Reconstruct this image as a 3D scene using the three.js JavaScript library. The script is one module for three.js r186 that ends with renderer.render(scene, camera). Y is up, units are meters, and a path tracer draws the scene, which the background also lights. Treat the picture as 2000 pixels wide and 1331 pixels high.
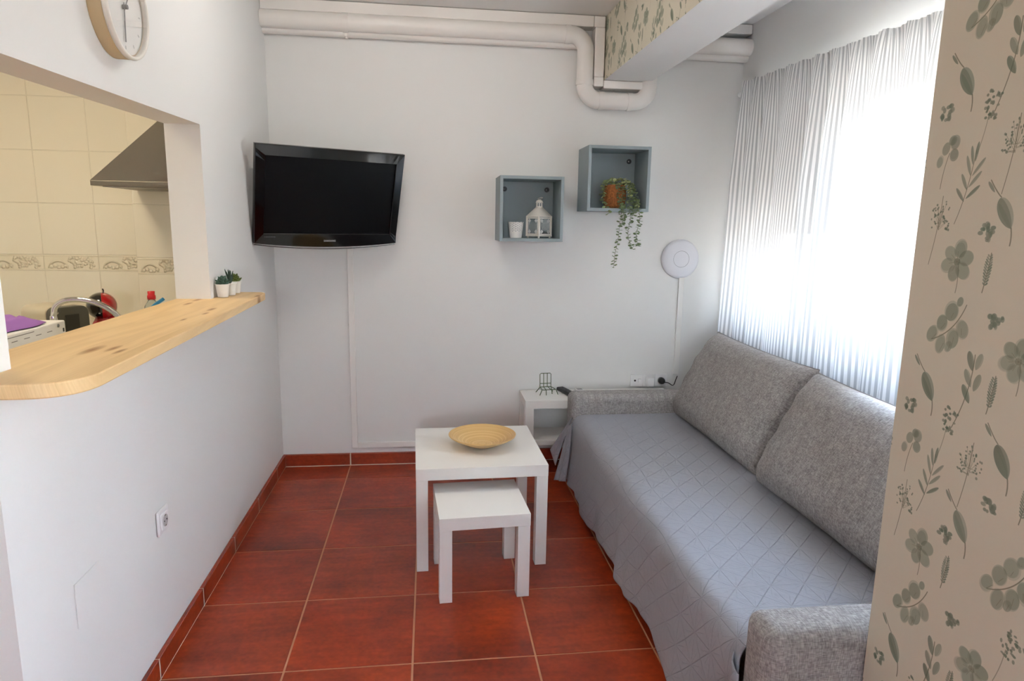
import * as THREE from 'three';
import { RoundedBoxGeometry } from 'three/addons/geometries/RoundedBoxGeometry.js';
import { mergeGeometries, mergeVertices } from 'three/addons/utils/BufferGeometryUtils.js';
import { FontLoader } from 'three/addons/loaders/FontLoader.js';
import { TextGeometry } from 'three/addons/geometries/TextGeometry.js';
import { RectAreaLightUniformsLib } from 'three/addons/lights/RectAreaLightUniformsLib.js';

// ---------------------------------------------------------------- camera, sky, exposure
const scene = new THREE.Scene();
const renderer = new THREE.WebGLRenderer({ antialias: true });
renderer.toneMapping = THREE.LinearToneMapping;
renderer.toneMappingExposure = 1.88;
renderer.shadowMap.enabled = true;
RectAreaLightUniformsLib.init();
const camera = new THREE.PerspectiveCamera(2 * Math.atan(665.5 / 1289.8) * 180 / Math.PI, 2000 / 1331, 0.05, 200);
camera.position.set(0.8638, 1.4382, 3.863);
camera.rotation.set(-0.1748, -0.1255, 0.017, 'YXZ');

const SKY = 34.0;          // clear sky over the street, seen only through the windows
{
  const w = 64, h = 64, d = new Float32Array(w * h * 4);
  for (let j = 0; j < h; j++) {
    const e = Math.sin((((j + 0.5) / h) - 0.5) * Math.PI), t = Math.pow(Math.max(0, e), 0.55);
    const low = [1.0, 1.0, 0.95], high = [0.5, 0.7, 1.0];
    for (let i = 0; i < w; i++) for (let c = 0; c < 4; c++) d[(j * w + i) * 4 + c] = c === 3 ? 1 : (e < 0 ? 0.5 * [1, 0.97, 0.92][c] : low[c] * (1 - t) + high[c] * t);
  }
  const sky = new THREE.DataTexture(d, w, h, THREE.RGBAFormat, THREE.FloatType);
  sky.mapping = THREE.EquirectangularReflectionMapping; sky.magFilter = THREE.LinearFilter; sky.needsUpdate = true;
  scene.background = sky; scene.backgroundIntensity = SKY;
}
const KITCHEN_LAMP = 16, FILL_LAMP = 0.42;  // kitchen ceiling lamp, then the added fill globe over the tables

// ---------------------------------------------------------------- helpers
let seed = 7;
const rnd = () => { seed = (seed * 1664525 + 1013904223) >>> 0; return seed / 4294967296; };
const rr = (a, b) => a + (b - a) * rnd();
const used = {};
const numbered = (n) => { const k = used[n] = (used[n] ?? -1) + 1; return k ? `${n}_${String(k).padStart(3, '0')}` : n; };
const V = (x, y, z) => new THREE.Vector3(x, y, z);
function shade(o) { o.traverse((m) => { if (m.isMesh) { m.castShadow = true; m.receiveShadow = true; } }); return o; }
function part(name, geo, mat, parent, label) {
  const m = new THREE.Mesh(Array.isArray(geo) ? mergeGeometries(geo.map(plain)) : geo, mat);
  m.name = name; m.castShadow = m.receiveShadow = true; if (label) m.userData.label = label;
  if (parent) parent.add(m);
  return m;
}
function plain(g) {
  let n = g.index ? g.toNonIndexed() : g;
  for (const k of Object.keys(n.attributes)) if (!['position', 'normal', 'uv'].includes(k)) n.deleteAttribute(k);
  if (!n.attributes.uv) n.setAttribute('uv', new THREE.Float32BufferAttribute(new Float32Array(n.attributes.position.count * 2), 2));
  n.clearGroups(); return n;
}
function thing(name, label, category, pos = [0, 0, 0], turn = 0, group) {
  const o = new THREE.Group(); o.name = numbered(name); o.position.set(...pos); o.rotation.y = turn;
  o.userData = { label, category }; if (group) o.userData.group = group; scene.add(o); return o;
}
function struct(name, geo, mat) {
  const m = geo ? part(name, geo, mat) : new THREE.Group(); m.name = numbered(name); m.userData.kind = 'structure'; scene.add(m); return m;
}
// uv in metres from the dominant axis of each face
function muv(g, s = 1, ox = 0, oy = 0) {
  const n = g.index ? g.toNonIndexed() : g, p = n.attributes.position, uv = new Float32Array(p.count * 2);
  const a = V(), b = V(), c = V();
  for (let i = 0; i < p.count; i += 3) {
    a.fromBufferAttribute(p, i); b.fromBufferAttribute(p, i + 1); c.fromBufferAttribute(p, i + 2);
    const q = b.clone().sub(a).cross(c.clone().sub(a)), x = Math.abs(q.x), y = Math.abs(q.y), z = Math.abs(q.z);
    [a, b, c].forEach((v, k) => { const [u, w] = x >= y && x >= z ? [v.z, v.y] : y >= z ? [v.x, v.z] : [v.x, v.y]; uv[(i + k) * 2] = u * s + ox; uv[(i + k) * 2 + 1] = w * s + oy; });
  }
  n.setAttribute('uv', new THREE.BufferAttribute(uv, 2)); return n;
}
const box = (x0, x1, y0, y1, z0, z1) => { const g = new THREE.BoxGeometry(x1 - x0, y1 - y0, z1 - z0); g.translate((x0 + x1) / 2, (y0 + y1) / 2, (z0 + z1) / 2); return g; };
const rbox = (x0, x1, y0, y1, z0, z1, r = 0.002, s = 2) => { const g = new RoundedBoxGeometry(x1 - x0, y1 - y0, z1 - z0, s, r); g.translate((x0 + x1) / 2, (y0 + y1) / 2, (z0 + z1) / 2); return g; };
const cyl = (r0, r1, h, x, y, z, seg = 32) => { const g = new THREE.CylinderGeometry(r0, r1, h, seg); g.translate(x, y, z); return g; };
const lathe = (pts, seg = 48) => new THREE.LatheGeometry(pts.map(([x, y]) => new THREE.Vector2(x, y)), seg);
function path(pts, r) {
  const P = pts.map((p) => V(...p)), c = new THREE.CurvePath(); let from = P[0];
  for (let i = 1; i < P.length - 1; i++) {
    const a = P[i].clone().add(P[i - 1].clone().sub(P[i]).setLength(r)), b = P[i].clone().add(P[i + 1].clone().sub(P[i]).setLength(r));
    if (a.distanceTo(from) > 1e-4) c.add(new THREE.LineCurve3(from, a));
    // a circular-looking elbow
    const k = 0.5523, m = P[i];
    c.add(new THREE.CubicBezierCurve3(a, a.clone().lerp(m, k), b.clone().lerp(m, k), b)); from = b;
  }
  c.add(new THREE.LineCurve3(from, P[P.length - 1])); return c;
}
const tube = (pts, r, elbow = 0.01, seg = 64, rs = 12) => new THREE.TubeGeometry(path(pts, elbow), seg, r, rs);
const spline = (pts, r, seg = 40, rs = 8) => new THREE.TubeGeometry(new THREE.CatmullRomCurve3(pts.map((p) => V(...p))), seg, r, rs);
// an extruded outline in the (z, y) plane: from x1 back to x1 - t
function slabZY(shape, x1, t) { const g = new THREE.ExtrudeGeometry(shape, { depth: t, bevelEnabled: false }); g.rotateY(-Math.PI / 2); g.translate(x1, 0, 0); return g; }
const poly = (pts) => { const s = new THREE.Shape(); pts.forEach(([a, b], i) => i ? s.lineTo(a, b) : s.moveTo(a, b)); s.closePath(); return s; };
function grid(nu, nv, f, uvf) {
  const pos = [], uv = [], idx = [];
  for (let j = 0; j <= nv; j++) for (let i = 0; i <= nu; i++) { const u = i / nu, v = j / nv; pos.push(...f(u, v)); uv.push(...(uvf ? uvf(u, v) : [u, v])); }
  for (let j = 0; j < nv; j++) for (let i = 0; i < nu; i++) { const a = j * (nu + 1) + i, b = a + 1, c = a + nu + 1, d = c + 1; idx.push(a, b, d, a, d, c); }
  const g = new THREE.BufferGeometry(); g.setAttribute('position', new THREE.Float32BufferAttribute(pos, 3)); g.setAttribute('uv', new THREE.Float32BufferAttribute(uv, 2)); g.setIndex(idx); g.computeVertexNormals(); return g;
}
// a cloth of real thickness: the sheet, its back and a closing hem
function cloth(nu, nv, f, uvf, t) {
  const g = grid(nu, nv, f, uvf), p = g.attributes.position, n = g.attributes.normal, N = p.count;
  const pos = new Float32Array(N * 6), uv = new Float32Array(N * 4); pos.set(p.array); uv.set(g.attributes.uv.array); uv.set(g.attributes.uv.array, N * 2);
  for (let i = 0; i < N; i++) for (let k = 0; k < 3; k++) pos[(N + i) * 3 + k] = p.array[i * 3 + k] - n.array[i * 3 + k] * t;
  const idx = [...g.index.array]; for (let i = 0; i < g.index.count; i += 3) idx.push(g.index.array[i] + N, g.index.array[i + 2] + N, g.index.array[i + 1] + N);
  const rim = []; for (let i = 0; i < nu; i++) rim.push([i, i + 1]); for (let j = 0; j < nv; j++) rim.push([j * (nu + 1) + nu, (j + 1) * (nu + 1) + nu]);
  for (let i = nu; i > 0; i--) rim.push([nv * (nu + 1) + i, nv * (nu + 1) + i - 1]); for (let j = nv; j > 0; j--) rim.push([j * (nu + 1), (j - 1) * (nu + 1)]);
  for (const [a, b] of rim) idx.push(a, a + N, b, b, a + N, b + N);
  const o = new THREE.BufferGeometry(); o.setAttribute('position', new THREE.BufferAttribute(pos, 3)); o.setAttribute('uv', new THREE.BufferAttribute(uv, 2)); o.setIndex(idx); o.computeVertexNormals(); return o;
}
// ---- periodic value noise and textures
const H = new Float32Array(65536); for (let i = 0; i < 65536; i++) H[i] = rnd();
const hash = (x, y) => H[((x * 374761 + y * 668265) ^ (x * 13 + y * 7919)) & 65535];
const mod = (a, n) => ((a % n) + n) % n, sm = (t) => t * t * (3 - 2 * t);
function vn(x, y, px, py) {
  const i = Math.floor(x), j = Math.floor(y), a = sm(x - i), b = sm(y - j), i0 = mod(i, px), i1 = mod(i + 1, px), j0 = mod(j, py), j1 = mod(j + 1, py);
  return (hash(i0, j0) * (1 - a) + hash(i1, j0) * a) * (1 - b) + (hash(i0, j1) * (1 - a) + hash(i1, j1) * a) * b;
}
function fbm(u, v, fx, fy, o = 4) { let s = 0, a = 0.5, t = 0; for (let k = 0; k < o; k++) { s += a * vn(u * fx + k * 17, v * fy + k * 31, fx, fy); t += a; a /= 2; fx *= 2; fy *= 2; } return s / t; }
function tex(w, h, fn, srgb = true) {
  const d = new Uint8Array(w * h * 4);
  for (let j = 0; j < h; j++) for (let i = 0; i < w; i++) { const c = fn((i + 0.5) / w, (j + 0.5) / h), k = (j * w + i) * 4; if (typeof c === 'number') d[k] = d[k + 1] = d[k + 2] = Math.max(0, Math.min(255, c * 255)); else for (let q = 0; q < 3; q++) d[k + q] = Math.max(0, Math.min(255, c[q])); d[k + 3] = 255; }
  const t = new THREE.DataTexture(d, w, h); t.wrapS = t.wrapT = THREE.RepeatWrapping; t.magFilter = THREE.LinearFilter; if (srgb) t.colorSpace = THREE.SRGBColorSpace; t.needsUpdate = true; return t;
}
const rep = (t, x, y = x) => { t.repeat.set(x, y); return t; };
const std = (color, roughness = 0.6, o = {}) => new THREE.MeshStandardMaterial({ color, roughness, ...o });
const phys = (color, roughness, o = {}) => new THREE.MeshPhysicalMaterial({ color, roughness, ...o });

// ---------------------------------------------------------------- materials
const M = {
  wall: std('#e9e9e7', 0.75),
  ceil: std('#e8e7e4', 0.8),
  pipe: phys('#ece8e3', 0.42),
  grout: std('#c4906f', 0.9),
  groutLight: std('#ddd6c4', 0.9),
  lack: phys('#eceae6', 0.42),
  plastic: phys('#efefef', 0.4),
  plasticGrey: std('#c9c9cb', 0.5),
  black: phys('#0b0b0c', 0.35),
  steel: std('#8b8474', 0.34, { metalness: 1 }),
  chrome: std('#d8d8d8', 0.08, { metalness: 1 }),
  glass: phys('#ffffff', 0.02, { transmission: 1, thickness: 0, ior: 1.5 }),
};
// terracotta floor tiles: fired-clay clouds, three variants of offset
const tileTex = tex(512, 512, (u, v) => {
  const c = fbm(u, v, 5, 5, 5), s = fbm(u + 0.37, v + 0.11, 10, 60, 3), f = fbm(u, v + 0.5, 90, 90, 2), e = Math.max(0, Math.min(1, 0.5 + 1.9 * (0.55 * c + 0.25 * s + 0.2 * f - 0.5)));
  return [112 + 80 * e, 36 + 40 * e, 12 + 22 * e];
});
const tileRough = tex(256, 256, (u, v) => 0.3 + 0.14 * fbm(u + 0.2, v, 9, 9, 4), false);
const floorTileMats = [0, 1, 2].map((k) => { const t = tileTex.clone(); t.offset.set(k * 0.31, k * 0.57); t.repeat.set(0.93, 0.93); t.needsUpdate = true; return phys(['#ffffff', '#f0e6e2', '#fff2ea'][k], 1.0, { map: t, roughnessMap: tileRough, ior: 1.5 }); });
const creamTile = phys('#e9e2cf', 0.22);
const reliefBump = tex(512, 160, (u, v) => {   // embossed fruit border: grape clusters and an arched leaf
  let h = 0; const blob = (x, y, r) => { const d = Math.hypot((u - x) * 3.2, v - y) / r; if (d < 1) h = Math.max(h, Math.sqrt(1 - d * d)); };
  for (let k = 0; k < 44; k++) blob(0.46 + 0.46 * H[k * 3 + 5], 0.16 + 0.68 * H[k * 3 + 6], 0.075 + 0.03 * H[k]);
  const a = Math.abs(Math.hypot((u - 0.25) * 3, v - 0.1) - 0.5); if (a < 0.07 && v > 0.15) h = Math.max(h, 1 - a / 0.07);
  for (let k = 0; k < 5; k++) blob(0.12 + 0.07 * k, 0.25 + 0.06 * Math.sin(k * 2), 0.12);
  if (v < 0.08 || v > 0.92) h = Math.max(h, 0.7); return h;
}, false);
const creamRelief = phys('#e6dec8', 0.3, { bumpMap: reliefBump, bumpScale: 0.0075 });
// glued pine board, grain along v (metres)
const pineTex = tex(768, 2048, (u, v) => {
  const strip = Math.floor(u * 4), o = H[strip * 7 + 3], uu = u * 4 - strip;
  const warp = fbm(u, v, 5, 4, 3), ring = Math.sin((u * 30 + warp * 14 + o * 40)), fine = fbm(u + o, v, 260, 4, 2);
  let e = 0.5 + 0.1 * ring + 0.3 * (fine - 0.5) + 0.3 * (o - 0.5), k = 0;
  for (const [kx, ky, l] of [[0.36, 0.36, 1], [0.4, 0.42, 0.7], [0.34, 0.5, 0.6], [0.95, 0.2, 1.2], [0.97, 0.27, 1], [0.25, 0.78, 1.3], [0.36, 0.77, 0.9], [0.45, 0.79, 0.8], [0.5, 0.12, 0.8]]) { const d = Math.hypot((u - kx) * 26 / l + 0.6 * (warp - 0.5), (v - ky) * 34 / l); k = Math.max(k, 1 - d); }
  const seam = uu < 0.01 ? 0.1 : 0, kk = Math.max(0, k); e -= seam;
  return [228 + 40 * (e - 0.5) - 78 * kk, 194 + 44 * (e - 0.5) - 95 * kk, 142 + 46 * (e - 0.5) - 88 * kk];
});
M.pine = phys('#ffffff', 0.5, { map: pineTex });
// woven melange upholstery
const melange = rep(tex(512, 512, (u, v) => {
  const a = fbm(u, v, 220, 50, 1), b = fbm(u + 0.5, v + 0.2, 50, 220, 1), g = fbm(u, v, 12, 12, 3), e = 0.42 * a + 0.38 * b + 0.2 * g;
  const c = 122 + 96 * (e - 0.18); return [c * 1.0, c * 0.975, c * 0.965];
}), 2.6);
const weave = rep(tex(256, 256, (u, v) => 0.5 + 0.25 * Math.sin(u * 2 * Math.PI * 64) + 0.25 * Math.sin(v * 2 * Math.PI * 64), false), 6);
M.upholstery = phys('#ffffff', 0.92, { map: melange, bumpMap: weave, bumpScale: 0.0006, sheen: 0.35, sheenRoughness: 0.6 });
// quilted microfibre throw: diamond lattice with star stitching
const quilt = rep(tex(1024, 1024, (u, v) => {
  const N = 4; let h = 1; const line = (d, w, k) => { const t = Math.abs(d) / w; if (t < 1) h = Math.min(h, 1 - k * (1 - t) * (1 - t)); };
  const a = mod(u * N, 1) - 0.5, b = mod(v * N, 1) - 0.5;
  line(a, 0.02, 0.8); line(b, 0.02, 0.8); line((a - b) * 0.707, 0.022, 0.9); line((a + b) * 0.707, 0.022, 0.9);
  line((a - 2 * b) * 0.447, 0.012, 0.45); line((a + 2 * b) * 0.447, 0.012, 0.45); line((2 * a - b) * 0.447, 0.012, 0.45); line((2 * a + b) * 0.447, 0.012, 0.45);
  return 0.6 * h + 0.4 * fbm(u, v, 34, 34, 3);
}, false), 2.45);
M.throw = phys('#9b9da5', 0.85, { bumpMap: quilt, bumpScale: 0.0034, sheen: 0.5, sheenRoughness: 0.5 });
// striped sheer
const stripe = tex(64, 8, (u) => { const s = mod(u * 2, 1); return s < 0.46 ? [186, 188, 190] : [243, 243, 243]; });
stripe.repeat.set(44, 1);
M.curtain = phys('#ffffff', 0.9, { map: stripe, transmission: 0.09, thickness: 0, side: THREE.DoubleSide, ior: 1.05 });
// wallpaper: watercolour botanicals on a 0.53 x 0.57 m repeat
const wallpaperTex = (() => {
  const W = 1060, Hh = 1140, S = 2000, c = document.createElement('canvas'); c.width = W; c.height = Hh; const g = c.getContext('2d');
  g.fillStyle = '#d2cbb8'; g.fillRect(0, 0, W, Hh);
  const ink = (a) => `rgba(${[[112, 122, 104], [138, 140, 122], [92, 106, 88]][Math.floor(rnd() * 3)].join(',')},${a})`;
  const blob = (x, y, rx, ry, rot, a) => { g.save(); g.translate(x, y); g.rotate(rot); g.scale(rx, ry); for (let k = 0; k < 3; k++) { g.globalAlpha = a * 0.55; g.fillStyle = ink(1); g.beginPath(); g.arc(rr(-0.12, 0.12), rr(-0.12, 0.12), rr(0.8, 1.02), 0, 6.3); g.fill(); } g.restore(); };
  const petal = (x, y, l, w, rot, a) => { g.save(); g.translate(x, y); g.rotate(rot); g.globalAlpha = a; for (let k = 0; k < 2; k++) { g.fillStyle = ink(k ? 0.6 : 0.8); g.beginPath(); g.moveTo(0, 0); g.bezierCurveTo(w * (1 - k * 0.4), -l * 0.25, w * (0.9 - k * 0.5), -l * 0.95, 0, -l); g.bezierCurveTo(-w * 0.9, -l * 0.95, -w, -l * 0.25, 0, 0); g.fill(); } g.restore(); };
  const stem = (pts, w, a = 0.75) => { g.save(); g.globalAlpha = a; g.strokeStyle = 'rgb(110,108,88)'; g.lineWidth = w; g.lineCap = 'round'; g.beginPath(); g.moveTo(...pts[0]); if (pts.length === 3) g.quadraticCurveTo(...pts[1], ...pts[2]); else pts.slice(1).forEach((p) => g.lineTo(...p)); g.stroke(); g.restore(); };
  const kinds = {
    flower(x, y) { stem([[x + 8, y], [x + 18, y + 70], [x + 10, y + 115]], 3); for (let k = 0; k < 6; k++) { const t = k * 1.05 + 0.2; blob(x + Math.sin(t) * 44, y - Math.cos(t) * 46, 30, 36, t, 0.42); } blob(x, y, 16, 14, 0, 0.6); for (let k = 0; k < 7; k++) stem([[x, y], [x + Math.sin(k * 0.9) * 38, y - Math.cos(k * 0.9) * 38]], 2, 0.4); },
    leaf(x, y) { stem([[x - 72, y - 105], [x - 40, y - 60], [x - 20, y - 45]], 4); petal(x - 50, y - 62, 50, 9, -0.7, 0.75); petal(x + 36, y + 62, 120, 40, -0.52, 0.7); petal(x + 36, y + 62, 105, 16, -0.62, 0.55); stem([[x + 36, y + 60], [x + 44, y + 90], [x + 40, y + 118]], 5); },
    cluster(x, y) { for (let k = 0; k < 16; k++) { const t = rr(0, 6.3), r = Math.sqrt(rnd()) * 30; blob(x + r * Math.cos(t), y + r * 1.15 * Math.sin(t), rr(7, 13), rr(7, 13), 0, 0.62); } },
    clover(x, y) { stem([[x, y + 10], [x - 22, y + 70], [x - 26, y + 140]], 3); blob(x - 20, y - 8, 20, 26, 0.3, 0.5); blob(x + 22, y - 26, 24, 28, 0, 0.5); blob(x + 24, y + 16, 22, 24, 0, 0.5); blob(x + 8, y - 34, 20, 20, 0, 0.4); blob(x - 44, y + 38, 17, 24, 0.2, 0.4); },
    branch(x, y) { stem([[x + 16, y - 120], [x + 20, y + 20], [x - 46, y + 170]], 4); for (const [dx, dy, r, l] of [[-8, -80, -0.35, 74], [26, -86, 0.3, 66], [-2, -20, -0.5, 70], [32, -8, 0.3, 70], [4, 40, -0.55, 74]]) petal(x + 16 + dx * 0.4, y + dy + 20, l, 20, r, 0.62); },
    tree(x, y) { stem([[x + 4, y - 90], [x, y + 30], [x - 30, y + 170]], 3); for (let k = 0; k < 46; k++) { const t = rr(-2.2, 2.2), r = rr(24, 78), px = x + Math.sin(t) * r * 0.72, py = y - Math.cos(t) * r; if (k % 3 === 0) stem([[x, y + rr(0, 40)], [px, py]], 1.6, 0.55); blob(px, py, rr(3, 5.5), rr(3, 5.5), 0, 0.75); } },
    berry(x, y) { stem([[x - 4, y], [x - 10, y + 70], [x - 34, y + 140]], 3, 0.55); for (let k = 0; k < 34; k++) { const t = rr(0, 6.3), r = Math.sqrt(rnd()) * 56; blob(x + 6 + r * 0.75 * Math.cos(t), y - 20 + r * Math.sin(t), rr(4, 8), rr(4, 8), 0, 0.75); } },
    willow(x, y) { stem([[x + 26, y - 110], [x + 12, y + 40], [x - 34, y + 150]], 3); for (const [dx, dy, r, l] of [[26, -70, 0.1, 70], [20, -20, 0.7, 80], [10, 20, 0.75, 76], [4, 60, 0.9, 74], [14, -20, -0.35, 80], [6, 30, -0.5, 70], [-2, 70, -0.7, 66], [18, -60, -0.2, 70]]) petal(x + dx, y + dy, l, 10, r, 0.62); },
    fern(x, y) { stem([[x + 6, y - 60], [x, y + 20], [x - 12, y + 80]], 4); for (let k = 0; k < 11; k++) for (const s of [-1, 1]) petal(x + 2 - k * 0.6, y - 46 + k * 10, 14 + 10 * Math.sin(k * 0.3), 5, s * 0.8, 0.75); },
    eucalyptus(x, y) { stem([[x + 66, y - 80], [x + 26, y + 30], [x - 80, y + 70]], 4); for (const [dx, dy, rx, ry, t] of [[2, -48, 34, 40, 0.3], [-40, 0, 30, 36, 0.2], [-84, 50, 26, 36, 0.5], [60, 10, 30, 38, -0.3], [22, 52, 30, 40, 0.1], [-34, 84, 26, 40, 0.2], [6, 84, 18, 24, 0.4], [34, -88, 17, 22, 0.3]]) { blob(x + dx, y + dy, rx, ry, t, 0.48); stem([[x + dx, y + dy + ry * 0.6], [x + dx * 0.8 + 8, y + dy * 0.9]], 2, 0.5); } },
  };
  const P = [['flower', .112, .813], ['flower', .27, 1.226], ['leaf', .078, 1.142], ['leaf', .2, .905], ['leaf', .265, 1.055], ['cluster', .038, 1.089], ['cluster', .17, .869], ['cluster', .213, 1.289], ['cluster', .258, .966], ['clover', .06, 1.018], ['branch', .174, 1.16],
    ['tree', .204, 1.018], ['tree', .056, .889], ['berry', .142, 1.076], ['berry', .331, 1.306], ['willow', .11, .957], ['fern', .183, .802], ['fern', .228, 1.162], ['fern', .322, .998], ['eucalyptus', .115, 1.266], ['eucalyptus', .316, .854],
    ['leaf', .4, 1.28], ['flower', .43, .95], ['cluster', .39, 1.13], ['tree', .465, 1.36], ['willow', .37, 1.13], ['branch', .48, 1.13], ['cluster', .5, .86], ['leaf', .44, .82], ['fern', .42, 1.09], ['clover', .5, 1.26], ['berry', .51, .98], ['eucalyptus', .45, 1.2]];
  for (const [k, z, y] of P) { const px = mod(z, .53) * S, py = Hh - mod(y, .57) * S; const s0 = seed; for (const ox of [-W, 0, W]) for (const oy of [-Hh, 0, Hh]) { if (px + ox < -200 || px + ox > W + 200 || py + oy < -220 || py + oy > Hh + 220) continue; seed = s0; kinds[k](px + ox, py + oy); } }
  const t = new THREE.CanvasTexture(c); t.colorSpace = THREE.SRGBColorSpace; t.wrapS = t.wrapT = THREE.RepeatWrapping; t.repeat.set(1 / .53, 1 / .57); return t;
})();
M.wallpaper = std('#ffffff', 0.8, { map: wallpaperTex });

// ---------------------------------------------------------------- the room
const RX = 2.68, CY = 2.57, ZE = 6.0, XL = -2.0, PX = 1.836, PZ = 2.628, BY = 2.237, PX2 = 2.097;
// floor: grout bed and single tiles
{
  const f = struct('floor', muv(box(XL - 0.1, RX + 0.2, -0.12, -0.002, -0.1, ZE + 0.1)), M.grout);
  const s = .412, xs = [XL], zs = [0.017]; for (let x = .3894 - 5 * s; x < RX; x += s) xs.push(x); xs.push(RX); for (let z = .2261; z < ZE; z += s) zs.push(z); zs.push(ZE);
  const cache = {};
  for (let i = 0; i + 1 < xs.length; i++) for (let j = 0; j + 1 < zs.length; j++) {
    const x0 = xs[i], x1 = xs[i + 1], z0 = zs[j], z1 = zs[j + 1], w = x1 - x0 - 0.0065, d = z1 - z0 - 0.0065; if (w < 0.02 || d < 0.02) continue;
    const k = (i * 7 + j * 5 + ((i * j) % 3)) % 3, key = `${w.toFixed(3)},${d.toFixed(3)}`;
    cache[key] ??= (() => { const g = new RoundedBoxGeometry(w, 0.012, d, 1, 0.0012); return muv(g, 1); })();
    const m = part(numbered('floor_tile'), cache[key], floorTileMats[k], f); m.position.set((x0 + x1) / 2, -0.006, (z0 + z1) / 2); m.rotation.y = w > 0.4 && d > 0.4 ? Math.PI * ((i + j) % 2) : 0;
  }
}
struct('ceiling', muv(box(XL - 0.1, RX + 0.2, CY, CY + 0.12, -0.1, ZE + 0.1)), M.ceil);
struct('wall_back', muv(box(XL - 0.1, RX + 0.2, -0.12, CY + 0.12, -0.14, 0)), M.wall);
struct('wall_kitchen', muv(box(XL - 0.12, XL, 0, CY, 0, ZE)), M.wall);
// wall with the serving hatch
{
  const s = poly([[0, 0], [2.487, 0], [2.487, CY], [0, CY]]);
  s.holes.push(poly([[1.124, 1.094], [1.124, 1.791], [2.406, 1.761], [2.406, 1.094]]));
  struct('wall_left', muv(slabZY(s, 0, .13)), M.wall);
}
// outside wall with the window and an opening added for side light
const WZ0 = 0.2, WZ1 = 2.08, WY0 = 0.93, WY1 = 2.06;
{
  const s = poly([[0, -0.12], [ZE, -0.12], [ZE, CY], [0, CY]]); s.holes.push(poly([[WZ0, WY0], [WZ0, WY1], [WZ1, WY1], [WZ1, WY0]])); s.holes.push(poly([[3.75, 1.1], [3.75, 1.95], [4.4, 1.95], [4.4, 1.1]]));
  struct('wall_right', muv(slabZY(s, RX + .22, .22)), M.wall);
}
// wall behind the camera; its unseen window is added as frontal fill light
{
  const x0 = .2, x1 = 1.0, lo = 1.3, hi = 1.85, s = poly([[XL, 0], [RX, 0], [RX, CY], [XL, CY]]); s.holes.push(poly([[x0, lo], [x0, hi], [x1, hi], [x1, lo]]));
  const g = new THREE.ExtrudeGeometry(s, { depth: .15, bevelEnabled: false }); g.translate(0, 0, ZE); struct('wall_front', muv(g), M.wall);
  const w = struct('added_window_3'), a = ZE + .04, b = ZE + .1, mid = (x0 + x1) / 2;
  part('window_frame', [rbox(x0, x1, lo, lo + .05, a, b), rbox(x0, x1, hi - .05, hi, a, b), rbox(x0, x0 + .05, lo + .05, hi - .05, a, b), rbox(x1 - .05, x1, lo + .05, hi - .05, a, b), rbox(mid - .04, mid + .04, lo + .05, hi - .05, a, b)], M.plastic, w);
  for (const [p, q] of [[x0 + .05, mid - .04], [mid + .04, x1 - .05]]) part('pane', box(p, q, lo + .05, hi - .05, a + .028, a + .032), M.glass, w);
}
{
  const w = struct('added_window_2'), x0 = RX + .1, x1 = RX + .16, a = 3.75, b = 4.4, mid = 4.075, lo = 1.1, hi = 1.95;  // unseen window, added to throw daylight from the camera side onto the left wall
  part('window_frame', [rbox(x0, x1, lo, lo + .05, a, b), rbox(x0, x1, hi - .05, hi, a, b), rbox(x0, x1, lo + .05, hi - .05, a, a + .05), rbox(x0, x1, lo + .05, hi - .05, b - .05, b), rbox(x0, x1, lo + .05, hi - .05, mid - .04, mid + .04)], M.plastic, w);
  for (const [p, q] of [[a + .05, mid - .04], [mid + .04, b - .05]]) part('pane', box(x0 + .028, x0 + .032, lo + .05, hi - .05, p, q), M.glass, w);
}
function papered(x0, x1, y0, y1, z0, z1) {   // box whose room side (-x) is wallpapered; uv in metres from the partition's edge
  const g = box(x0, x1, y0, y1, z0, z1), p = g.attributes.position, uv = g.attributes.uv; for (let i = 0; i < p.count; i++) uv.setXY(i, p.getZ(i) - PZ, p.getY(i)); return g;
}
{
  const m = new THREE.Mesh(papered(PX, PX2, 0, CY, PZ, 3.4), [M.wall, M.wallpaper, M.wall, M.wall, M.wall, M.wall]); m.name = 'wall_partition'; m.userData.kind = 'structure'; scene.add(shade(m));
  const b = new THREE.Mesh(papered(PX, PX2, BY, CY, 0.0, PZ), [M.wall, M.wallpaper, M.wall, M.wall, M.wall, M.wall]); b.name = 'ceiling_beam'; b.userData.kind = 'structure'; scene.add(shade(b));
  struct('wall_alcove', muv(box(PX2, RX, 0, CY, PZ + .06, PZ + .16)), M.wall);
}
// baseboards of cut tile
{
  const bl = struct('baseboard_left'), bb = struct('baseboard_back'); const s = .412;
  const one = (z0, z1) => { const m = part(numbered('baseboard_tile'), muv(rbox(0.0005, .0148, 0.001, .073, z0 + .0015, z1 - .0015, .003, 2)), floorTileMats[1], bl); return m; };
  let z = .015; for (let k = 0; k < 8; k++) { const e = Math.min(.2261 + k * s, 2.487); if (e - z > .02) one(z, e); z = e; }
  part('grout_line', box(0.0004, .0146, -.002, .0712, .013, 2.486), M.groutLight, bl);
  let x = .0; const ends = []; for (let k = 0; k < 7; k++) ends.push(.3894 + k * s); for (const e0 of ends) { const e = Math.min(e0, RX); if (e - x > .02) part(numbered('baseboard_tile'), muv(rbox(x + .0015, e - .0015, .001, .073, .0005, .0148, .003, 2)), floorTileMats[1], bb); x = e; }
  part('grout_line', box(.001, RX - .001, -.002, .0712, .0004, .0146), M.groutLight, bb);
}
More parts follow.
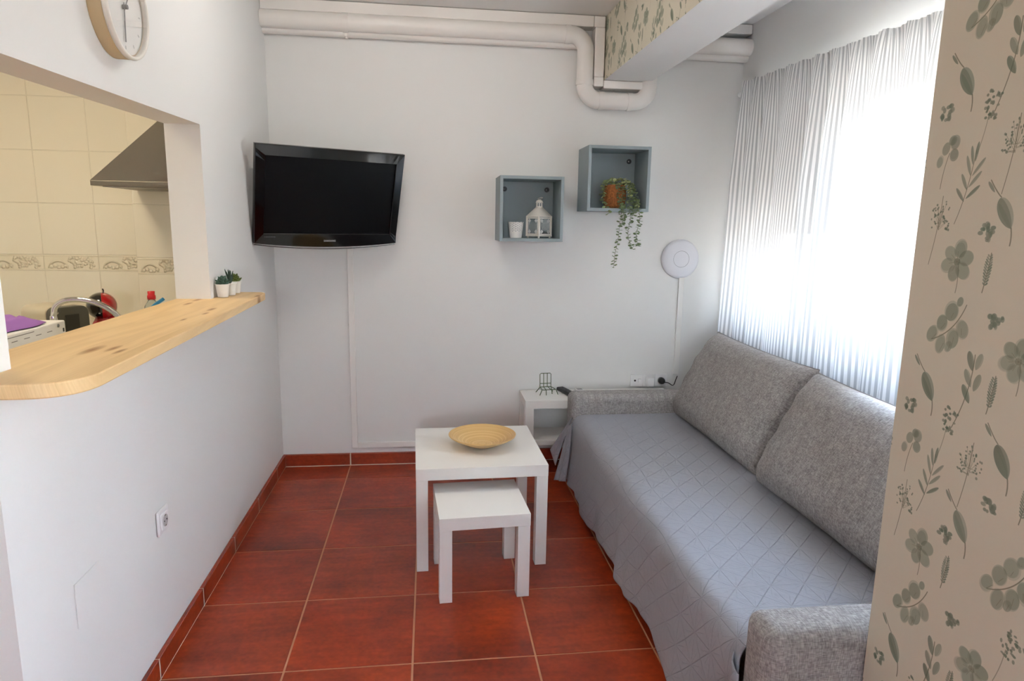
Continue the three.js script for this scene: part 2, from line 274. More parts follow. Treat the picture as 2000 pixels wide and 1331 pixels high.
// window: frame, panes and two roller shutters, the far one lowered
{
  const w = struct('window_1'), mid = 1.06, x0 = RX + .1, x1 = RX + .16;
  part('window_frame', [rbox(x0, x1, WY0, WY0 + .055, WZ0, WZ1), rbox(x0, x1, WY1 - .055, WY1, WZ0, WZ1), rbox(x0, x1, WY0 + .055, WY1 - .055, WZ0, WZ0 + .055), rbox(x0, x1, WY0 + .055, WY1 - .055, WZ1 - .055, WZ1), rbox(x0, x1, WY0 + .055, WY1 - .055, mid - .045, mid + .045)], M.plastic, w);
  for (const [a, b] of [[WZ0 + .055, mid - .045], [mid + .045, WZ1 - .055]]) part('pane', box(x0 + .028, x0 + .032, WY0 + .055, WY1 - .055, a, b), M.glass, w);
  const slat = std('#d9d2c8', .6);
  for (const [a, b, low] of [[WZ0 + .01, mid - .005, 1.41], [mid + .005, WZ1 - .01, 1.97]]) {
    const sh = new THREE.Group(); sh.name = 'roller_shutter'; w.add(sh);
    for (let y = low, k = 0; y < WY1 - .01; y += .043, k++) part('shutter_slat', rbox(x1 + .012, x1 + .024, y, Math.min(y + .0425, WY1), a, b, .004, 1), slat, sh);
  }
  part('window_sill', rbox(RX - .02, RX + .1, WY0 - .03, WY0, WZ0 - .03, WZ1 + .03, .004), M.plastic, w);
}

// pipes and cable trunking under the ceiling
{
  const t = thing('drain_pipe', 'white painted pipe running below the ceiling and looping under the beam', 'pipe');
  const y = 2.468, z = .068, r = .0455;
  part('pipe_run', new THREE.TubeGeometry(path([[0.001, y, z], [1.725, y, z], [1.725, 2.127, z], [2.095, 2.127, z], [2.095, 2.26, z]], .085), 220, r, 24), M.pipe, t);
  part('pipe_run', new THREE.TubeGeometry(path([[PX2 + .002, y - .02, z], [RX - .001, y - .02, z]], .05), 4, r, 24), M.pipe, t);
  part('thin_pipe', new THREE.TubeGeometry(path([[0.001, y - .04, .032], [1.69, y - .04, .032]], .05), 4, .026, 16), M.pipe, t);
  part('thin_pipe', new THREE.TubeGeometry(path([[PX2 + .002, y - .066, .034], [RX - .001, y - .066, .034]], .05), 4, .028, 16), M.pipe, t);
  const ring = (x, yy, z, vertical) => { const g = new THREE.CylinderGeometry(r + .0035, r + .0035, .03, 24); if (!vertical) g.rotateZ(Math.PI / 2); g.translate(x, yy, z); return g; };
  for (const [x, yy, v] of [[.43, y, 0], [1.62, y, 0], [1.725, 2.22, 1], [1.82, 2.127, 0], [1.985, 2.127, 0]]) part('pipe_collar', ring(x, yy, z, v), M.pipe, t);
  part('pipe_clamp', [cyl(.006, .006, .05, .43, y - .05, .05, 8), rbox(.422, .438, y - .065, y - .05, .001, .06)], M.pipe, t);
  const c = thing('cable_duct', 'white square cable duct tight under the ceiling above the pipe', 'duct');
  for (const [a, b, d, e, f] of [[.001, 1.765, 2.509, 2.5675, .085], [1.765, 1.83, 2.509, 2.5675, .085], [1.773, 1.83, 2.251, 2.509, .085], [1.773, 1.83, 2.2, 2.251, .085], [1.83, 2.13, 2.192, 2.2355, .085], [PX2 + .002, RX - .001, 2.515, 2.5675, .085]]) part('duct_section', muv(rbox(a, b, d, e, .001, f, .006, 2)), M.pipe, c);
}
// ---------------------------------------------------------------- kitchen side
{
  const tw = .276, th = .272, g0 = .0015, cache = {};
  const wall = struct('wall_kitchen_back', box(XL, -.132, 0, CY, .0005, .008), M.groutLight);
  const col = struct('wall_kitchen_column', box(-.645, -.132, .9, CY, .005, .2), M.groutLight);
  const rows = [[.876, 1.148], [1.234, 1.506], [1.506, 1.778], [1.778, 2.05], [2.05, 2.322]];
  const tile = (parent, x0, x1, y0, y1, z, mat) => { const w = x1 - x0 - 2 * g0, h = y1 - y0 - 2 * g0, key = w.toFixed(3) + h.toFixed(3) + (mat === creamRelief); cache[key] ??= (() => { const g = new RoundedBoxGeometry(w, h, .008, 2, .0022); const q = g.toNonIndexed ? g : g; const p = q.attributes.position, uv = q.attributes.uv; for (let i = 0; i < p.count; i++) uv.setXY(i, p.getX(i) / w + .5, p.getY(i) / h + .5); return q; })(); const m = part(numbered(mat === creamRelief ? 'border_tile' : 'wall_tile'), cache[key], mat, parent); m.position.set((x0 + x1) / 2, (y0 + y1) / 2, z + rr(-.0006, .0006)); m.rotation.set(rr(-.003, .003), rr(-.003, .003), 0); };
  const xs = []; for (let k = 0; k < 5; k++) xs.push(-.919 - k * tw); xs.reverse(); xs.push(-.645);
  for (let i = 0; i + 1 < xs.length; i++) { const x0 = Math.max(xs[i], XL + .01); for (const [a, b] of rows) tile(wall, x0, xs[i + 1], a, b, .006, creamTile); tile(wall, x0, xs[i + 1], 1.148, 1.234, .006, creamRelief); }
  for (const [x0, x1] of [[-.645, -.4], [-.4, -.135]]) { for (const [a, b] of rows) tile(col, x0, x1, a, b, .198, creamTile); tile(col, x0, x1, 1.146, 1.232, .198, creamRelief); }
}
{
  const t = thing('kitchen_counter', 'pale stone kitchen counter running below the cream tiles', 'counter');
  const m = std('#cfc9b9', .35); part('worktop', [box(XL + .01, -.135, .85, .889, .02, .62), box(-1.15, -.135, .85, .889, .62, 2.35)], m, t);
  const cab = std('#e8e2d4', .5); part('cabinet', [box(XL + .02, -.16, 0.001, .85, .03, .58), box(-1.1, -.16, 0.001, .85, .62, 2.3)], cab, t);
}
{ // extractor hood on the kitchen side of the hatch wall; its near flank shows through the hatch
  const t = thing('extractor_hood', 'stainless steel pyramid extractor hood under the kitchen wall', 'extractor hood');
  const xo = -.62, xi = -.134, z1 = .67, z0 = .215, yb = 1.575;
  part('rim', rbox(xo, xi, yb, yb + .022, z0, z1, .002), M.steel, t);
  const v = [[xo, yb + .022, z0], [xo, yb + .022, z1], [xi, yb + .022, z1], [xi, yb + .022, z0], [-.36, yb + .3, z0 + .12], [-.36, yb + .3, z1 - .12], [xi, yb + .3, z1 - .12], [xi, yb + .3, z0 + .12]];
  v[4][0] = v[5][0] = -.3; v[5][2] = v[6][2] = z1; v[4][2] = v[7][2] = z0; const f = [[0, 1, 5, 4], [1, 2, 6, 5], [2, 3, 7, 6], [3, 0, 4, 7], [4, 5, 6, 7]], pos = [];
  for (const [a, b, c, d] of f) for (const k of [a, b, c, a, c, d]) pos.push(...v[k]);
  const g = new THREE.BufferGeometry(); g.setAttribute('position', new THREE.Float32BufferAttribute(pos, 3)); g.computeVertexNormals(); part('canopy', plain(g), M.steel, t);
  part('chimney', box(-.3, xi, yb + .3, CY - .005, z0, z1), M.steel, t);
  for (let k = 0; k < 2; k++) part('grease_filter', box(xo + .04, xi - .03, yb - .004, yb, z0 + .03 + k * .21, z0 + .22 + k * .21), std('#8f8b80', .45, { metalness: 1 }), t);
}
{ // white appliance with printed controls
  const t = thing('countertop_appliance', 'white boxy appliance with small printed control marks beside the tap', 'appliance');
  part('housing', rbox(-1.06, -.62, .892, 1.02, .98, 1.62, .006, 3), M.plastic, t);
  const gm = std('#77777c', .5), dk = std('#222225', .5);
  for (let k = 0; k < 5; k++) part('control_mark', box(-.6205, -.6195, .989, .9915, 1.08 + k * .075, 1.115 + k * .075), gm, t);
  part('vent_slit', box(-.6205, -.6195, 1.006, 1.0085, 1.2, 1.42), gm, t);
  const kn = new THREE.CylinderGeometry(.007, .007, .003, 16); kn.rotateZ(Math.PI / 2); kn.translate(-.6195, 1.005, 1.035); part('button', kn, gm, t);
  for (const z of [.995, 1.4]) part('latch', rbox(-.622, -.618, .975, .99, z, z + .008, .001), dk, t);
}
{ // cloth
  const t = thing('dish_cloth', 'crumpled purple and pink cloth on top of the white appliance', 'cloth');
  const mk = (cx, cz, w, d, h, mat, ph) => part('fold', cloth(24, 18, (u, v) => { const r = Math.min(u, 1 - u, v, 1 - v) * 5, e = Math.min(1, r); return [cx + (u - .5) * w + .01 * Math.sin(v * 9 + ph), 1.0235 + e * h * (.35 + .65 * fbm(u * .5 + ph, v * .5, 13, 13, 3)) + .002, cz + (.5 - v) * d + .012 * Math.sin(u * 8 + ph)]; }, null, .003), mat, t);
  mk(-.735, 1.27, .2, .4, .05, std('#9a6bb2', .9), 1.3); mk(-.79, 1.36, .14, .2, .066, std('#b95a7c', .9), 4.1);
}
{ // chrome tap
  const t = thing('kitchen_tap', 'chrome swan-neck kitchen tap arching over the sink', 'tap');
  part('body', [cyl(.018, .021, .11, -.705, .945, .9, 20), cyl(.013, .016, .03, -.705, 1.01, .9, 20)], M.chrome, t);
  part('spout', spline([[-.705, 1.02, .9], [-.695, 1.062, .9], [-.66, 1.088, .9], [-.6, 1.095, .9], [-.53, 1.08, .9], [-.47, 1.045, .9], [-.44, 1.01, .9]], .0115, 60, 14), M.chrome, t);
  part('lever', spline([[-.705, 1.0, .9], [-.72, 1.02, .875], [-.72, 1.03, .84]], .006, 10, 8), M.chrome, t);
}
{ // toaster
  const t = thing('toaster', 'beige and grey toaster with rounded top on the counter', 'toaster', [-.835, .889, .61], -.55);
  const s = new THREE.Shape(); s.moveTo(-.075, 0); s.lineTo(-.075, .1); s.quadraticCurveTo(-.075, .133, -.04, .133); s.lineTo(.04, .133); s.quadraticCurveTo(.075, .133, .075, .1); s.lineTo(.075, 0); s.closePath();
  const ex = (d, o) => { const g = new THREE.ExtrudeGeometry(s, { depth: d, bevelEnabled: true, bevelSize: .006, bevelThickness: .006, bevelSegments: 3 }); g.rotateY(Math.PI / 2); g.translate(o, .007, 0); return g; };
  part('body', ex(.17, -.14), std('#c9bfa8', .35), t); part('end_cap', ex(.045, .044), phys('#55534a', .4), t);
  for (const z of [-.022, .022]) part('slot', box(-.12, .02, .1355, .1405, z - .009, z + .009), M.black, t);
  part('lever_groove', rbox(.097, .1, .03, .11, -.03, .03, .001), std('#2f2e2a', .5), t);
}
{ // pod coffee machine
  const t = thing('coffee_machine', 'red and black rounded pod coffee machine against the tiles', 'coffee machine', [-.762, .889, .36], .44);
  const red = phys('#b3121c', .18, { clearcoat: 1, clearcoatRoughness: .05 }), blk = phys('#101012', .12, { clearcoat: 1 });
  const ball = new THREE.SphereGeometry(.066, 40, 28); ball.scale(1, 1, 1.15); const half = (a) => { const g = new THREE.SphereGeometry(.068, 40, 28, a, Math.PI); g.scale(1, 1, 1.15); g.translate(0, .112, 0); return g; };
  part('head_shell', half(Math.PI * .5), red, t); part('head_face', half(-Math.PI * .5), blk, t); part('lever', spline([[.012, .176, 0], [.012, .19, .004], [.01, .196, .012]], .0035, 8, 8), M.black, t);
  part('pillar', lathe([[0, 0], [.05, 0], [.052, .02], [.034, .05], [.03, .08], [0, .09]]), red, t); part('spout_arm', rbox(.02, .1, .03, .06, -.025, .03, .012, 3), red, t);
  part('drip_tray', rbox(-.07, .05, 0.001, .016, .02, .12, .006), blk, t);
}
{ // dish soap
  const t = thing('soap_bottle', 'clear washing-up liquid bottle with bright red cap', 'bottle', [-.372, .889, .745]);
  const pet = phys('#eef4f4', .06, { transmission: .9, thickness: .02, ior: 1.33, attenuationColor: new THREE.Color('#cfe6ea'), attenuationDistance: .3 });
  part('body', lathe([[0, .001], [.036, .001], [.038, .02], [.036, .12], [.03, .16], [.016, .183], [.014, .19], [0, .19]]), pet, t);
  part('cap', lathe([[0, .19], [.017, .19], [.0175, .206], [.014, .21], [.015, .226], [0, .227]], 24), phys('#d3121d', .35), t);
  const b = thing('dish_brush', 'blue handled dish brush leaning beside the soap bottle', 'brush', [-.42, .889, .85]); part('handle', spline([[0, .03, 0], [.04, .1, -.005], [.085, .165, -.01], [.135, .203, -.01]], .0075, 24, 10), phys('#2f86b4', .4), b); part('bristles', cyl(.02, .024, .04, 0, .021, 0, 16), std('#e8e8e4', .9), b);
}
// ---------------------------------------------------------------- hatch shelf and what stands on it
{
  const t = thing('hatch_shelf', 'pale pine breakfast shelf with rounded corners in the hatch', 'shelf');
  const s = new THREE.Shape(), far = .86, near = 2.55; // (x, z) outline
  s.moveTo(.002, far); s.lineTo(.105, far); s.quadraticCurveTo(.15, far, .152, far + .045); s.lineTo(.19, near - .12); s.quadraticCurveTo(.195, near, .085, near); s.lineTo(.002, near); s.lineTo(.002, 2.404); s.lineTo(-.128, 2.404); s.lineTo(-.128, 1.126); s.lineTo(.002, 1.126); s.closePath();
  const g = new THREE.ExtrudeGeometry(s, { depth: .024, bevelEnabled: true, bevelSize: .003, bevelThickness: .003, bevelSegments: 2, curveSegments: 16 });
  g.rotateX(Math.PI / 2); g.translate(0, 1.122, 0);
  const p = g.attributes.position, uv = g.attributes.uv; for (let i = 0; i < p.count; i++) uv.setXY(i, (p.getX(i) + .13) / .34 + p.getY(i) * .6, (p.getZ(i) - .8) / 1.8);
  part('board', g, M.pine, t, 'knotty pine board');
}
{
  const white = phys('#efece6', .5), greens = ['#3f5f50', '#33483a', '#5d6b2c'];
  const kinds = ['blue-green rosette succulent', 'dark spiky succulent', 'olive-green succulent'];
  [[.03, 1.065, 1.0], [.037, .985, .95], [.033, .9, .95]].forEach(([x, z, s], k) => {
    const t = thing('potted_succulent', kinds[k] + ' in a small white pot on the pine shelf', 'plant', [x, 1.1252, z], k * 2, 'small potted succulents on the hatch shelf'); t.scale.setScalar(s);
    part('pot', lathe([[0, 0], [.019, 0], [.0205, .003], [.0265, .05], [.0285, .051], [.0285, .054], [.0245, .054], [.0235, .048], [0, .047]], 32), white, t);
    const gs = [], n = k === 1 ? 16 : 30; for (let i = 0; i < n; i++) { const a = i * 2.4, e = k === 1 ? rr(.05, .5) : .25 + 1.0 * (1 - i / n), l = k === 1 ? rr(.04, .072) : rr(.026, .036); const g = new THREE.SphereGeometry(1, 8, 6); g.scale(k === 1 ? .0045 : .0085, l / 2, k === 1 ? .003 : .0045); g.translate(0, l / 2, 0); g.rotateX(e); g.rotateY(a); g.translate(0, .047 + (k === 1 ? 0 : .012 * i / n), 0); gs.push(g); }
    part('rosette', gs, phys(greens[k], .5), t).userData.kind = 'stuff';
  });
}
// wall clock above the hatch
{
  const t = thing('wall_clock', 'round wall clock with white face and pale wooden side band', 'clock', [.0005, 2.005, 1.81]);
  const turn = (g) => { g.rotateZ(-Math.PI / 2); return g; }; // lathe axis y -> +x
  part('side_band', turn(lathe([[.122, 0], [.133, 0], [.134, .037], [.122, .037]], 72)), std('#c6b08a', .55), t, 'pale wooden band');
  part('rim', turn(lathe([[.125, .034], [.134, .036], [.136, .044], [.134, .05], [.128, .051], [.125, .046], [.125, .034]], 72)), phys('#e9e5dc', .35), t);
  part('dial', turn(lathe([[0, .03], [.124, .03], [.124, .034], [0, .034]], 72)), std('#f1f0ec', .6), t);
  const dk = std('#4a4a4a', .4); const hand = (a, l, x) => { const g = rbox(x, x + .002, -.012, l, -.0022, .0022, .0008); g.rotateX(a); return g; };
  part('minute_hand', hand(Math.PI * .98, .092, .037), dk, t); part('hour_hand', hand(-.62, .062, .04), dk, t); const h = new THREE.CylinderGeometry(.006, .006, .016, 16); h.rotateZ(Math.PI / 2); h.translate(.039, 0, 0); part('hub', h, dk, t);
  for (let k = 0; k < 12; k++) { const g = box(.0341, .0346, .1, .109, -.0015, .0015); g.rotateX(k * Math.PI / 6); part('hour_mark', g, std('#b9b7b2', .6), t); }
  const gl = new THREE.CylinderGeometry(.1255, .1255, .0016, 72); gl.rotateZ(Math.PI / 2); gl.translate(.0475, 0, 0); part('glass', gl, M.glass, t);
}
// socket plates and blank cover on the hatch wall
const recess = (x, y, z, turn, parent, mat = M.plasticGrey) => { const g = lathe([[0, -.008], [.019, -.008], [.0195, .001], [.022, .0015], [.022, .0], [.0, 0]].slice(0, 4), 28); g.rotateX(Math.PI / 2); if (turn) g.rotateY(turn); g.translate(x, y, z); return part('socket_well', g, mat, parent); };
{
  const t = thing('wall_socket', 'single white wall socket low on the hatch wall', 'socket', [.0005, .478, 1.745]);
  part('plate', rbox(0, .009, -.041, .041, -.041, .041, .004, 3), M.plastic, t); part('insert', rbox(.006, .013, -.027, .027, -.027, .027, .003, 3), M.plastic, t);
  const w = new THREE.CylinderGeometry(.02, .02, .002, 28); w.rotateZ(Math.PI / 2); w.translate(.0128, 0, 0); part('socket_well', w, std('#bdbcbc', .5), t);
  for (const z of [-.0095, .0095]) { const h = new THREE.CylinderGeometry(.0028, .0028, .0012, 10); h.rotateZ(Math.PI / 2); h.translate(.014, 0, z); part('contact_hole', h, M.black, t); }
  for (const y of [-.017, .017]) part('earth_clip', box(.0135, .0148, y - .002, y + .002, -.003, .003), M.steel, t);
  const b = thing('blank_cover_plate', 'square blank cover plate painted into the hatch wall', 'cover plate', [.0005, .496, 2.208]); part('plate', rbox(0, .003, -.059, .059, -.06, .06, .001), M.wall, b);
}
// ---------------------------------------------------------------- television
const font = await new FontLoader().loadAsync('fonts/droid/droid_sans_bold.typeface.json');
{
  const t = thing('television', 'black flat television tilted down in the wall corner', 'television', [.3751, 1.5474, .351], .481);
  const tilt = new THREE.Group(); const W = .76, Hh = .492, gloss = phys('#040405', .07, { specularIntensity: 1 });
  const T = new THREE.Matrix4().makeRotationX(.2753);
  const put = (n, g, m, l) => { const k = Array.isArray(g) ? mergeGeometries(g.map(plain)) : g; k.applyMatrix4(T); return part(n, k, m, t, l); };
  const out = new THREE.Shape(); out.moveTo(-W / 2, Hh / 2); out.lineTo(W / 2, Hh / 2); out.lineTo(W / 2 - .003, -Hh / 2 + .012); out.quadraticCurveTo(0, -Hh / 2 - .03, -W / 2 + .003, -Hh / 2 + .012); out.closePath();
  const sx = W / 2 - .048, syt = Hh / 2 - .052, syb = -Hh / 2 + .064;
  { // pillow-shaped frame: proud at the screen, falling back to the outer edge
    const N = 28, oi = [], oo = [], back = []; const add = (a, b) => { oi.push(a); oo.push(b); }, L = (p, q, t) => [p[0] + (q[0] - p[0]) * t, p[1] + (q[1] - p[1]) * t];
    const I = [[-sx, syt], [sx, syt], [sx, syb], [-sx, syb]], O = [[-W / 2, Hh / 2], [W / 2, Hh / 2], [W / 2 - .003, -Hh / 2 + .012], [-W / 2 + .003, -Hh / 2 + .012]];
    for (let q = 0; q < 4; q++) for (let k = 0; k < N; k++) { const t = k / N, o = L(O[q], O[(q + 1) % 4], t); if (q === 2) o[1] -= .021 * (1 - (2 * t - 1) ** 2); const F = [.0135, .009, .003, .002]; back.push(F[q] + (F[(q + 1) % 4] - F[q]) * Math.max(0, (t - .92) / .08)); add(L(I[q], I[(q + 1) % 4], t), o); }
    const rings = [[0, -.014, 0], [0, -.001, 0], [.05, .002, 0], [.95, .002, 1], [1, -.002, 1.05], [1, -.034, 0]], pos = [], idx = [], n = oi.length;
    for (const [t, z, w] of rings) for (let k = 0; k < n; k++) { const p = L(oi[k], oo[k], t); pos.push(p[0], p[1], z - w * back[k]); }
    for (let r = 0; r + 1 < rings.length; r++) for (let k = 0; k < n; k++) { const a = r * n + k, b = r * n + (k + 1) % n, c = a + n, d = b + n; idx.push(a, c, b, b, c, d); }
    let g = new THREE.BufferGeometry(); g.setAttribute('position', new THREE.Float32BufferAttribute(pos, 3)); g.setIndex(idx); g = g.toNonIndexed(); g.computeVertexNormals(); put('bezel', plain(g), gloss);
  }
  put('screen', rbox(-sx - .002, sx + .002, syb - .002, syt + .002, -.02, -.011, .001), phys('#030304', .32, { specularIntensity: .45 }));
  const rear = new THREE.Shape(); rear.moveTo(-W / 2 + .01, Hh / 2 - .01); rear.lineTo(W / 2 - .01, Hh / 2 - .01); rear.lineTo(W / 2 - .012, -Hh / 2 + .012); rear.quadraticCurveTo(0, -Hh / 2 - .02, -W / 2 + .012, -Hh / 2 + .012); rear.closePath();
  const bk = new THREE.ExtrudeGeometry(rear, { depth: .03, bevelEnabled: false, curveSegments: 32 }); bk.translate(0, 0, -.056); put('rear_shell', bk, std('#111112', .5));
  const curve = []; for (let k = 0; k <= 24; k++) { const u = k / 24 * 2 - 1; curve.push([u * (W / 2 - .006), -Hh / 2 + .004 - .025 * (1 - u * u), -.012]); } put('chrome_trim', spline(curve, .0028, 60, 8), std('#9a9a9c', .2, { metalness: 1 }));
  const lg = new TextGeometry('SAMSUNG', { font, size: .0095, depth: .0008, curveSegments: 4 }); lg.computeBoundingBox(); lg.translate(-lg.boundingBox.max.x / 2, -Hh / 2 + .022, .0012); put('brand_lettering', lg, std('#d0d0d2', .35, { metalness: .6 }), 'silver maker lettering');
  const sm_ = []; for (let k = 0; k < 7; k++) sm_.push(box(-sx + .002 + k * .008, -sx + .0075 + k * .008, -Hh / 2 + .045, -Hh / 2 + .048, .0005, .0022)); put('fine_print', sm_, std('#4f4f52', .5));
  part('wall_arm', [spline([[0, -.01, -.05], [-.05, -.02, -.14], [-.06, -.02, -.22]], .018, 12, 10), rbox(-.1, .1, -.09, .09, -.075, -.05, .004)], std('#202022', .5), t);
}
// white surface trunking under the television
{
  const t = thing('wall_trunking', 'slim white trunking dropping from the television to the skirting', 'trunking');
  part('trunking_section', rbox(.4, .433, .105, 1.36, .0005, .014, .002), M.lack, t); part('trunking_section', rbox(.433, 1.62, .105, .138, .0005, .014, .002), M.lack, t);
}
// ---------------------------------------------------------------- grey cube shelves with their things
const cubeMat = phys('#8f9ca0', .55);
function cube(x, y, label) {
  const t = thing('cube_shelf', label, 'shelf', [x, y, 0], 0), w = .35, d = .25, k = .017;
  part('side_panel', rbox(0, k, -w, 0, .0005, d, .0012), cubeMat, t); part('side_panel', rbox(w - k, w, -w, 0, .0005, d, .0012), cubeMat, t);
  part('top_panel', rbox(k, w - k, -k, 0, .0005, d, .0012), cubeMat, t); part('bottom_panel', rbox(k, w - k, -w, -w + k, .0005, d, .0012), cubeMat, t); part('back_panel', rbox(k, w - k, -w + k, -k, .0005, .013, .0012), cubeMat, t);
  for (const fx of [.05, w - .055]) { const g = cyl(.014, .014, .006, 0, 0, 0, 20); g.rotateX(Math.PI / 2); g.translate(fx, -.06, .016); part('mounting_washer', g, std('#3a3f42', .5), t); const s = new THREE.SphereGeometry(.0065, 12, 8); s.translate(fx - .003, -.06, .02); part('screw_head', s, M.chrome, t); }
}
cube(1.2414, 1.6946, 'grey cube wall shelf holding a white lantern and cup'); cube(1.721, 1.8662, 'grey cube wall shelf holding the trailing plant');
{ // lace-edged cup
  const t = thing('lace_pot', 'small white metal pot with lacy cut-out rim in the grey cube', 'pot', [1.343, 1.3622, .15]);
  const holes = tex(512, 128, (u, v) => { const a = mod(u * 24, 1) - .5, b = mod(v * 7 + (Math.floor(u * 24) % 2) * .5, 1) - .5; return v > .4 && Math.hypot(a, b) < .27 ? 0 : 1; }, false);
  const g = cloth(120, 16, (u, v) => { const a = u * Math.PI * 2, rim = .082 + .006 * Math.abs(Math.sin(a * 5)), y = v * rim, r = .033 + .01 * v; return [Math.cos(a) * r, y, -Math.sin(a) * r]; }, (u, v) => [u, v], .0012);
  part('wall', g, phys('#eeebe6', .5, { alphaMap: holes, alphaTest: .5, side: THREE.DoubleSide }), t); part('base', cyl(.033, .033, .002, 0, .002, 0, 32), phys('#eeebe6', .5), t);
}
{ // lantern
  const t = thing('candle_lantern', 'white metal candle lantern with glass sides and pierced cap', 'lantern', [1.474, 1.3622, .145], .62), m = phys('#e9e5dc', .45), h = .048, y0 = .01, y1 = .122;
  for (const [a, b] of [[-1, -1], [-1, 1], [1, -1], [1, 1]]) { part('foot', rbox(a * h * .9 - .004, a * h * .9 + .004, 0.0005, y0, b * h * .9 - .004, b * h * .9 + .004, .001), m, t); part('corner_post', rbox(a * h - .004, a * h + .004, y0, y1, b * h - .004, b * h + .004, .001), m, t); }
  part('base', rbox(-h - .005, h + .005, y0, y0 + .006, -h - .005, h + .005, .002), m, t); part('upper_rail', rbox(-h - .004, h + .004, y1 - .005, y1, -h - .004, h + .004, .001), m, t);
  for (let k = 0; k < 4; k++) { const R = (g) => { g.rotateY(k * Math.PI / 2); return g; }; part('pane', R(box(-h + .004, h - .004, y0 + .008, y1 - .006, h - .001, h)), M.glass, t);
    part('door_frame', [[-h + .004, -h + .009, y0 + .008, y1 - .008], [h - .009, h - .004, y0 + .008, y1 - .008], [-h + .009, h - .009, y0 + .008, y0 + .014], [-h + .009, h - .009, y1 - .014, y1 - .008]].map(([a, b, c, d]) => R(rbox(a, b, c, d, h - .002, h + .003, .001))), m, t);
    const fl = []; for (const [sx, sy] of [[-1, y0 + .026], [1, y0 + .026], [-1, y1 - .026], [1, y1 - .026]]) for (let q = 0; q < 4; q++) { const s = new THREE.SphereGeometry(.005, 8, 6); s.scale(1, 1, .15); s.translate(sx * (h - .022) + .006 * Math.cos(q * 1.57), sy + .006 * Math.sin(q * 1.57), h + .001); fl.push(R(s)); } part('etched_flowers', fl, std('#d8dcdc', .7), t); }
  const roof = new THREE.CylinderGeometry(.02, .072, .048, 4); roof.rotateY(Math.PI / 4); roof.translate(0, y1 + .024, 0); part('roof', roof, m, t);
  part('cap', [cyl(.019, .02, .006, 0, y1 + .05, 0, 24), cyl(.021, .019, .005, 0, y1 + .074, 0, 24), lathe([[0, .002], [.02, 0], [.016, .008], [.006, .013], [0, .013]].map(([a, b]) => [a, b + y1 + .076]), 24)], m, t);
  for (let k = 0; k < 8; k++) { const g = rbox(-.0025, .0025, y1 + .052, y1 + .073, .0155, .018, .0006); g.rotateY(k * Math.PI / 4); part('cap_bar', g, m, t); }
  part('candle_cup', cyl(.016, .016, .02, 0, y0 + .017, 0, 20), std('#d5d5d2', .4), t);
  const ring = new THREE.TorusGeometry(.014, .0015, 8, 28); ring.rotateX(1.1); ring.translate(0, y1 + .096, .006); part('hanging_ring', ring, m, t);
}
